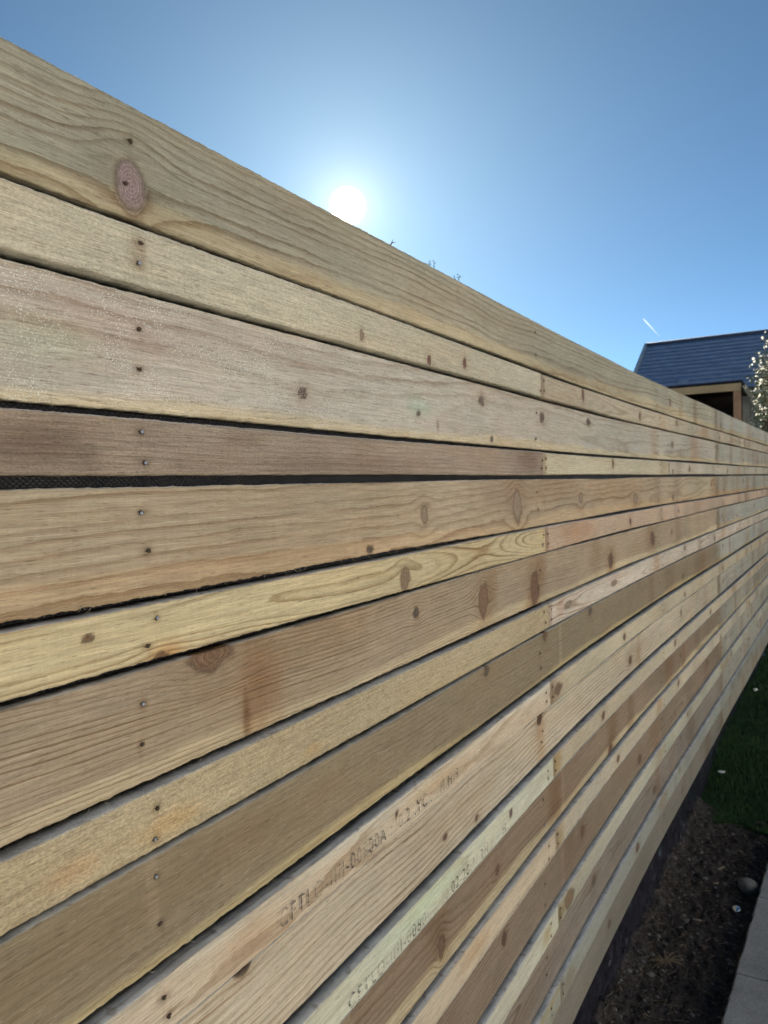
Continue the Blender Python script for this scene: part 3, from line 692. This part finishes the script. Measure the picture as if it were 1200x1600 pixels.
def dry_tuft():
    rg = random.Random(9); r = empty('dry_weed', (.108, 2.344, .0)); z = float(soil_h(np.array(.108), np.array(2.344)))
    mb = MB()
    for k in range(26):
        a = rg.uniform(0, 6.28); L = rg.uniform(.03, .085); mb.tube([(.108, 2.344, z+.004), (.108+math.cos(a)*L*.5, 2.344+math.sin(a)*L*.5, z+.012), (.108+math.cos(a)*L, 2.344+math.sin(a)*L, z+.004)], [.0012, .0010, .0004], 5)
    mb.build('stems', simple('dry_stem', (.17, .135, .085), .9), r)
    m2_ = MB(); m2_.tube([(.108, 2.344, z-.004), (.108, 2.344, z+.008)], [.006, .004], 7); m2_.build('root_crown', simple('root', (.11, .08, .055), .9), r)
    tag(r, 'dried star-shaped weed lying flat on the soil beside the fence', 'weed')
dry_tuft()
def pebble(name, x, y, z, rx, ry, rz, mat, label, cat, seed, lump=.12):
    bm = bmesh.new(); bmesh.ops.create_icosphere(bm, subdivisions=3, radius=1)
    for v in bm.verts:
        c = v.co; k = 1+lump*float(n2(c.x*1.7+seed, c.y*1.7+c.z*1.3+seed, seed)); v.co = Vector((c.x*rx*k, c.y*ry*k, c.z*rz*k))
    me = bpy.data.meshes.new(name); bm.to_mesh(me); bm.free()
    for p in me.polygons: p.use_smooth = True
    o = link(name, me, mat); o.location = (x, y, z); return tag(o, label, cat)
pebble('stone', .292, 2.905, .018, .034, .034, .030, simple('grey_stone', (.11, .112, .11), .75, .3, 0, .2, 60), 'large smooth round grey stone half under the paving edge', 'stone', 3, .16)
pebble('stone', .051, 3.350, .010, .013, .011, .008, simple('pale_stone', (.34, .32, .32), .8, .3, 0, .2, 120), 'small pale stone on the soil where the lawn begins', 'stone', 5, .2)
pebble('stone', .062, 2.72, .012, .011, .008, .007, simple('white_stone', (.30, .32, .31), .7, .3, 0, .3, 200), 'small whitish pebble on the soil close under the fence', 'stone', 6, .25)
pebble('litter_scrap', .165, 5.2, .139, .014, .012, .009, simple('white_scrap', (.62, .64, .62), .7), 'white scrap lying on the lawn, the farther of two', 'litter scrap', 8, .3)
pebble('litter_scrap', .117, 3.79, .098, .017, .006, .006, simple('white_scrap', (.55, .58, .56), .7), 'thin white scrap lying on the lawn, the nearer of two', 'litter scrap', 9, .3)
for i, (x, y, L, a, lb) in enumerate([(.183, 3.02, .030, .9, 'pale woodchip farthest from the fence foot on the soil'), (.176, 2.90, .022, .5, 'pale woodchip lying across a dark twig on the soil'), (.150, 2.62, .026, -.2, 'short tan woodchip on the soil between fence and paving')]):
    mb = MB(); z = float(soil_h(np.array(x), np.array(y)))+.004; mb.bar((x, y, z), (x+math.cos(a)*L, y+math.sin(a)*L, z+.003), .006, .003)
    o = mb.build('woodchip', simple('pale_chip', (.30, .25, .18), .85)); tag(o, lb, 'woodchip', 'woodchips on the soil')
def cap():
    r = empty('bottle_cap', (.268, 2.742, .006)); z = float(soil_h(np.array(.268), np.array(2.742)))+.002
    V = []; F = []; n = 40; prof = [(.0135, .0), (.0132, .0035), (.0120, .0056), (.0095, .0064), (.004, .0066)]
    for rr, h in prof:
        for k in range(n): t = 6.283*k/n; q = rr*(1+(.05*math.cos(k*math.pi) if h < .003 else 0)); V.append((.268+q*math.cos(t), 2.742+q*math.sin(t), z+h+.25*q*math.sin(t)+.003))
    for i in range(len(prof)-1):
        for k in range(n): F.append((i*n+k, i*n+(k+1) % n, (i+1)*n+(k+1) % n, (i+1)*n+k))
    F.append(tuple((len(prof)-1)*n+k for k in range(n)))
    link('crown', np_mesh('crown', np.array(V), F, True), simple('shiny_cap', (.55, .58, .60), .22, .5, 1., .1, 300, .1, .0003), r)
    tag(r, 'shiny silver bottle cap on the soil by the paving edge', 'bottle cap')
cap()

# unseen patio and white house, added to bounce sunlight onto the fence
def bounce_patio():
    t = NT('pale_bounce_patio'); o = t.obj(); n = t.noise(o, 1.3, 5.); n_b = t.noise(o, 60, 4.)
    br = t.n('ShaderNodeTexBrick'); t.put(br.inputs['Vector'], o); br.inputs['Scale'].default_value = 1.; br.inputs['Brick Width'].default_value = .6; br.inputs['Row Height'].default_value = .6; br.inputs['Mortar Size'].default_value = .008
    br.inputs['Color1'].default_value = (.50, .48, .45, 1); br.inputs['Color2'].default_value = (.44, .42, .39, 1); br.inputs['Mortar'].default_value = (.2, .18, .15, 1)
    c = t.mix(1., br.outputs['Color'], t.rng(n, .3, .7, .85, 1.1), 'MULTIPLY'); c = t.mix(1., c, t.rng(n_b, .3, .7, .9, 1.08), 'MULTIPLY')
    t.bsdf(c, .85, .2)
    mb = MB(); mb.box((3.404, -14, -.1), (10., 16, .044)); mb.box((.32, -14, -.1), (3.4, .292, .044)); o_ = mb.build('bounce_patio', t.m); tag(o_, kind='structure')
bounce_patio()
def bounce_home():
    r = empty('bounce_house', (6.5, 1, 0)); wl = simple('white_bounce_render', (.80, .78, .75), .9, .1, 0, .06, 3)
    mb = MB(); mb.box((6.5, -9., .046), (13.5, 9., 5.0)); mb.build('wall', wl, r)
    mb = MB(); v = [(6.1, -9.4, 5.002), (13.9, -9.4, 5.002), (13.9, 9.4, 5.002), (6.1, 9.4, 5.002), (10., -9.4, 7.4), (10., 9.4, 7.4)]
    mb.v = v; mb.f = [(0, 3, 2, 1), (0, 1, 4), (2, 3, 5), (3, 0, 4, 5), (1, 2, 5, 4)]; mb.build('roof', simple('brown_tile', (.16, .11, .085), .8, .2, 0, .2, 4), r)
    for y in (-6., -1.6, 3., 6.4):
        for z in (1.0, 3.2):
            mb = MB()
            for a, b in (((6.45, y, z), (6.496, y+.08, z+1.2)), ((6.45, y+1.32, z), (6.496, y+1.4, z+1.2)), ((6.45, y+.08, z), (6.496, y+1.32, z+.08)), ((6.45, y+.08, z+1.12), (6.496, y+1.32, z+1.2))): mb.box(a, b)
            wf = mb.build('window', simple('white_window_frame', (.7, .7, .7), .5), r)
            mb = MB(); mb.box((6.47, y+.083, z+.083), (6.49, y+1.317, z+1.117)); mb.build('pane', simple('dark_pane', (.05, .06, .07), .08, .6), wf)
    tag(r, 'unseen white rendered house added to bounce sunlight onto the fence', 'house')
bounce_home()

# ---------------------------------------------------------------- beyond the fence
def house():
    r = empty('house', (0, 30, 0))
    xl, xr, ye, yr, ze, zr = -5.0, 9.0, 26.4, 30.0, 4.22, 6.42
    tile = simple('slate_blue_tile', (.25, .29, .38), .55, .35, 0, .18, 3)
    n = 13; V = []; F = []; sl = (zr-ze)/(yr-ye); S = np.linspace(0, 1, n+1)
    xs = np.linspace(xl, xr, 60)
    rows = []
    for k in range(n):                                                 # lapped courses, each with a thick lower edge
        y0 = ye+(yr-ye)*S[k]; y1 = ye+(yr-ye)*S[k+1]+.05; z0 = ze+(zr-ze)*S[k]; z1 = ze+(zr-ze)*S[k+1]+.05*sl
        b = len(V)
        for x in xs:
            j = .006*random.uniform(-1, 1)
            V += [(x, y0+.10, z0+.03), (x, y0-.05, z0-.005+j), (x, y0-.06, z0+.045+j), (x, y0+.10, z0+.12), (x, y1, z1+.004)]
        for i in range(len(xs)-1):
            for q in range(4): F.append((b+i*5+q, b+i*5+5+q, b+i*5+6+q, b+i*5+1+q))
    b = len(V); V += [(xl, yr, zr), (xr, yr, zr), (xr, 2*yr-ye, ze), (xl, 2*yr-ye, ze)]; F.append((b, b+1, b+2, b+3))
    rf = link('roof', np_mesh('roof', np.array(V), F, False), tile, r)
    mb = MB(); mb.tube([(xl-.02, yr, zr+.05), (xr+.02, yr, zr+.05)], .09, 10); mb.build('ridge_tile', simple('ridge_tile', (.09, .10, .13), .6), rf, True)
    mb = MB(); mb.bar((xl-.05, ye-.03, ze+.04), (xl-.05, yr, zr+.06), .08, .16); mb.bar((xl-.05, 2*yr-ye, ze+.04), (xl-.05, yr, zr+.06), .08, .16)
    mb.build('bargeboard', simple('white_trim', (.55, .56, .55), .6), r)
    mb = MB(); mb.bar((-3.48, 27.04, 4.66), (-3.20, 27.04, 4.66), .24, .10, (0, -.52, .85)); mb.build('roof_vent', simple('vent_lead', (.36, .38, .45), .6), rf)
    wall = simple('brown_brick', (.25, .20, .165), .9, .1, 0, .3, 6)
    mb = MB(); mb.box((xl+.1, ye+.25, -.12), (xr-.1, 2*yr-ye-.25, ze-.02)); mb.build('wall', wall, r)
    g_ = MB(); g_.v = [(xl+.1, ye+.25, ze), (xl+.1, yr, zr-.1), (xl+.1, 2*yr-ye-.25, ze), (xl+.35, ye+.25, ze), (xl+.35, yr, zr-.1), (xl+.35, 2*yr-ye-.25, ze)]
    g_.f = [(0, 1, 2), (3, 5, 4), (0, 3, 4, 1), (1, 4, 5, 2)]; g_.build('gable', wall, r)
    mb = MB(); mb.box((xl, ye-.02, ze-.20), (xr, ye+.03, ze-.01)); mb.build('fascia', simple('cream_fascia', (.52, .50, .46), .6), r)
    mb = MB(); mb.tube([(xl, ye-.08, ze-.03), (xr, ye-.08, ze-.03)], .06, 8); mb.build('gutter', simple('gutter', (.05, .05, .055), .5), r, True)
    for x in (-1.05, 2.6, 5.6):
        mb = MB(); y = ye+.25
        for a, b2 in (((x, y-.06, 2.4), (x+.07, y-.004, 3.85)), ((x+1.3, y-.06, 2.4), (x+1.37, y-.004, 3.85)), ((x+.07, y-.06, 3.78), (x+1.3, y-.004, 3.85)), ((x+.07, y-.06, 2.4), (x+1.3, y-.004, 2.47)), ((x+.66, y-.055, 2.47), (x+.72, y-.005, 3.78))): mb.box(a, b2)
        wf = mb.build('window', simple('white_frame', (.6, .62, .62), .5), r)
        mb = MB(); mb.box((x+.075, y-.03, 2.475), (x+1.295, y-.012, 3.775)); mb.build('pane', simple('window_glass', (.10, .13, .19), .08, .6, 0, .05), wf)
    tag(r, 'distant house with a slate blue tiled roof above the fence at right', 'house')
house()
def shed():
    r = empty('open_shed', (-.6, 10, 0)); tm = simple('orange_timber', lin(190, 162, 124), .75, .2, 0, .15, 9); pk = simple('weathered_planks', lin(150, 146, 136), .85, .1, 0, .2, 5)
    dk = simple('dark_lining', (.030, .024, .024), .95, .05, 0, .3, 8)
    mb = MB(); mb.box((-2.35, 10.0, 2.475), (-.268, 10.05, 2.562)); mb.build('beam', tm, r)
    for x in (-.352, -2.35): mb = MB(); mb.box((x, 10.003, -.12), (x+.082, 10.053, 2.472)); mb.build('post', simple('red_timber', lin(172, 134, 106), .75, .2, 0, .2, 9), r)
    mb = MB(); mb.bar((-.235, 10.02, 2.53), (.20, 10.02, 1.72), .05, .085, (0, 1, 0)); mb.build('brace', simple('grey_timber', lin(140, 132, 122), .85, .1, 0, .2, 9), r)
    for k in range(6):
        x = -.262+k*.085
        top = 2.47-(x+.262)*1.86-.06
        mb = MB(); mb.box((x, 10.09+(k % 2)*.004, -.12), (x+.08, 10.11+(k % 2)*.004, top)); mb.build('plank', pk, r)
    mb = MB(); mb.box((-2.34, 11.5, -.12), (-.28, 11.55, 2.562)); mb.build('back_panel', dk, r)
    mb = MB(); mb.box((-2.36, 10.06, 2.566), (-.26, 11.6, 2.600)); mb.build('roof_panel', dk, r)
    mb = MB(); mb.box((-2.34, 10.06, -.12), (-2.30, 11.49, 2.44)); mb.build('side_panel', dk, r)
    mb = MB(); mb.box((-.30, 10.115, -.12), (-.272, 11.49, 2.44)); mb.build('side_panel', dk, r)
    tag(r, 'open timber shed with a tan beam and post above a dark interior behind the fence', 'shed')
shed()
def plank_fence():
    r = empty('plank_fence', (1.2, 12.5, 0)); pm = simple('silvered_planks', lin(150, 144, 132), .85, .1, 0, .2, 4)
    rg = random.Random(4)
    for k in range(34):
        x = -.4+k*.125; mb = MB(); h = 2.34+rg.uniform(-.012, .012); mb.box((x, 12.5+(k % 2)*.006, -.12), (x+.12, 12.52+(k % 2)*.006, h)); mb.build('plank', pm, r)
    for z in (.5, 1.6): mb = MB(); mb.box((-.4, 12.53, z), (3.85, 12.57, z+.08)); mb.build('rail', pm, r)
    tag(r, 'weathered grey plank fence behind the white flowering shrub', 'fence')
plank_fence()
def shrub():
    r = empty('flowering_shrub', (.05, 8.8, 0)); rg = random.Random(21)
    st = MB(); tips = []
    base = Vector((.05, 8.8, -.05))
    for k in range(22):
        e = Vector((rg.uniform(.02, .17), 8.75+rg.uniform(-.25, .45), rg.uniform(2.05, 2.82)))
        mid = base.lerp(e, .55)+Vector((rg.uniform(-.05, .03), rg.uniform(-.1, .1), .1)); st.tube([base+Vector((rg.uniform(-.05, .05), rg.uniform(-.05, .05), 0)), mid, e], [.012, .008, .003], 5)
        for q in range(16):
            t = rg.uniform(.45, 1.05); p = mid.lerp(e, (t-.45)/.55) if t > .45 else mid
            d = Vector((rg.gauss(0, 1), rg.gauss(0, 1), rg.gauss(0, 1)+.3)).normalized()*rg.uniform(.04, .15)
            st.tube([p, p+d*.6, p+d+Vector((0, 0, .01))], [.003, .002, .001], 4); tips.append((p+d, d.normalized()))
    st.build('stems', simple('shrub_stem', (.12, .09, .06), .9), r)
    V = []; F = []
    for p, d in tips:
        for q in range(16):
            c = p+Vector((rg.gauss(0, .035), rg.gauss(0, .035), rg.gauss(0, .035))); a = Vector((rg.gauss(0, 1), rg.gauss(0, 1), rg.gauss(0, 1)+.4)).normalized(); b = a.cross(Vector((rg.gauss(0, 1), rg.gauss(0, 1), .2))).normalized()
            L = rg.uniform(.020, .036); n = len(V); V += [tuple(c), tuple(c+a*L*.5+b*L*.22), tuple(c+a*L), tuple(c+a*L*.5-b*L*.22)]; F.append((n, n+1, n+2, n+3))
    t = NT('grey_green_leaf'); o = t.obj(); nn = t.noise(o, 40, 2.); t.bsdf(t.mix(t.rng(nn, .35, .65), (.07, .10, .04), (.16, .19, .09)), .6, .3)
    link('foliage', np_mesh('foliage', np.array(V), F, False), t.m, r)
    V = []; F = []
    for p, d in tips:
        for q in range(rg.choice((1, 2, 3))):
            c = p+Vector((rg.gauss(0, .03), rg.gauss(0, .03), rg.gauss(0, .03))); ax = (Vector((0, -.4, .6))+Vector((rg.gauss(0, .6), rg.gauss(0, .6), rg.gauss(0, .6)))).normalized()
            a = ax.cross(Vector((.3, .2, 1))).normalized(); b = ax.cross(a); s_ = rg.uniform(.010, .017)
            for k in range(5):
                t0 = 6.283*k/5; d1 = a*math.cos(t0)+b*math.sin(t0); d2 = a*math.cos(t0+.55)+b*math.sin(t0+.55); d3 = a*math.cos(t0-.55)+b*math.sin(t0-.55)
                n = len(V); V += [tuple(c), tuple(c+d2*s_*.7+ax*s_*.15), tuple(c+d1*s_+ax*s_*.1), tuple(c+d3*s_*.7+ax*s_*.15)]; F.append((n, n+1, n+2, n+3))
    t = NT('white_petal'); p_ = t.n('ShaderNodeBsdfPrincipled'); t.put(p_.inputs['Base Color'], (.72, .70, .60)); t.put(p_.inputs['Roughness'], .6)
    tl = t.n('ShaderNodeBsdfTranslucent'); t.put(tl.inputs[0], (.78, .76, .64)); mx = t.n('ShaderNodeMixShader'); mx.inputs[0].default_value = .45
    t.t.links.new(p_.outputs[0], mx.inputs[1]); t.t.links.new(tl.outputs[0], mx.inputs[2]); t.t.links.new(mx.outputs[0], t.out.inputs[0])
    tag(link('blossom', np_mesh('blossom', np.array(V), F, False), t.m, r), None, None, None, 'stuff')
    tag(r, 'shrub covered in small white flowers at the right edge above the fence', 'shrub')
shrub()
def reed():
    r = empty('tall_grass_plant', (-1.8, 5.0, -.12)); rg = random.Random(31); leaf = simple('thin_green_leaf', (.14, .19, .06), .6); mb = MB(); sb = MB()
    for (x, z) in ((-1.905, 3.04), (-1.880, 3.055), (-1.845, 3.05), (-1.735, 2.925), (-1.69, 2.915), (-1.655, 2.92), (-1.80, 2.9), (-1.6, 2.8)):
        b = Vector((-1.8+rg.uniform(-.06, .06), 5.0+rg.uniform(-.06, .06), -.12)); e = Vector((x, 5.0, z)); mid = b.lerp(e, .6)+Vector((rg.uniform(-.03, .03), 0, 0))
        sb.tube([b, mid, e], [.006, .004, .0015], 5)
        for q in range(7):
            p = e+Vector((0, 0, -.008*q)); a = rg.uniform(0, 6.28); L = rg.uniform(.010, .026)
            mb.tube([p, p+Vector((math.cos(a)*L*.5, math.sin(a)*L*.5, L*.35)), p+Vector((math.cos(a)*L, math.sin(a)*L, L*.45))], [.0015, .003, .0004], 4)
    sb.build('stem', leaf, r); mb.build('leaf_tips', leaf, r)
    tag(r, 'thin green plant tips peeping over the fence top right of the sun', 'plant')
reed()
def contrail():
    a, b = Vector((-567.2, 3000, 606.4)), Vector((-504.6, 3000, 527.5)); mb = MB(); n = 24; pts = []; rad = []
    for i in range(n+1):
        t = i/n; pts.append(tuple(a.lerp(b, t))); rad.append(.15+3.4*math.sin(min(1, t/.22)*math.pi/2)*(1-t)**1.1)
    mb.tube(pts, rad, 10)
    t = NT('ice_vapour'); d = t.n('ShaderNodeBsdfDiffuse'); t.put(d.inputs[0], (.95, .95, .95)); tl = t.n('ShaderNodeBsdfTranslucent'); t.put(tl.inputs[0], (.95, .95, .95))
    m1 = t.n('ShaderNodeMixShader'); m1.inputs[0].default_value = .6; tr = t.n('ShaderNodeBsdfTransparent'); m2_ = t.n('ShaderNodeMixShader'); lw = t.n('ShaderNodeLayerWeight'); lw.inputs[0].default_value = .5
    t.put(m2_.inputs[0], t.rng(lw.outputs['Facing'], .1, .9, .19, .0))
    t.t.links.new(d.outputs[0], m1.inputs[1]); t.t.links.new(tl.outputs[0], m1.inputs[2]); t.t.links.new(tr.outputs[0], m2_.inputs[1]); t.t.links.new(m1.outputs[0], m2_.inputs[2]); t.t.links.new(m2_.outputs[0], t.out.inputs[0])
    tag(mb.build('contrail', t.m, None, True), 'short white vapour trail high in the blue sky at right', 'contrail')
contrail()
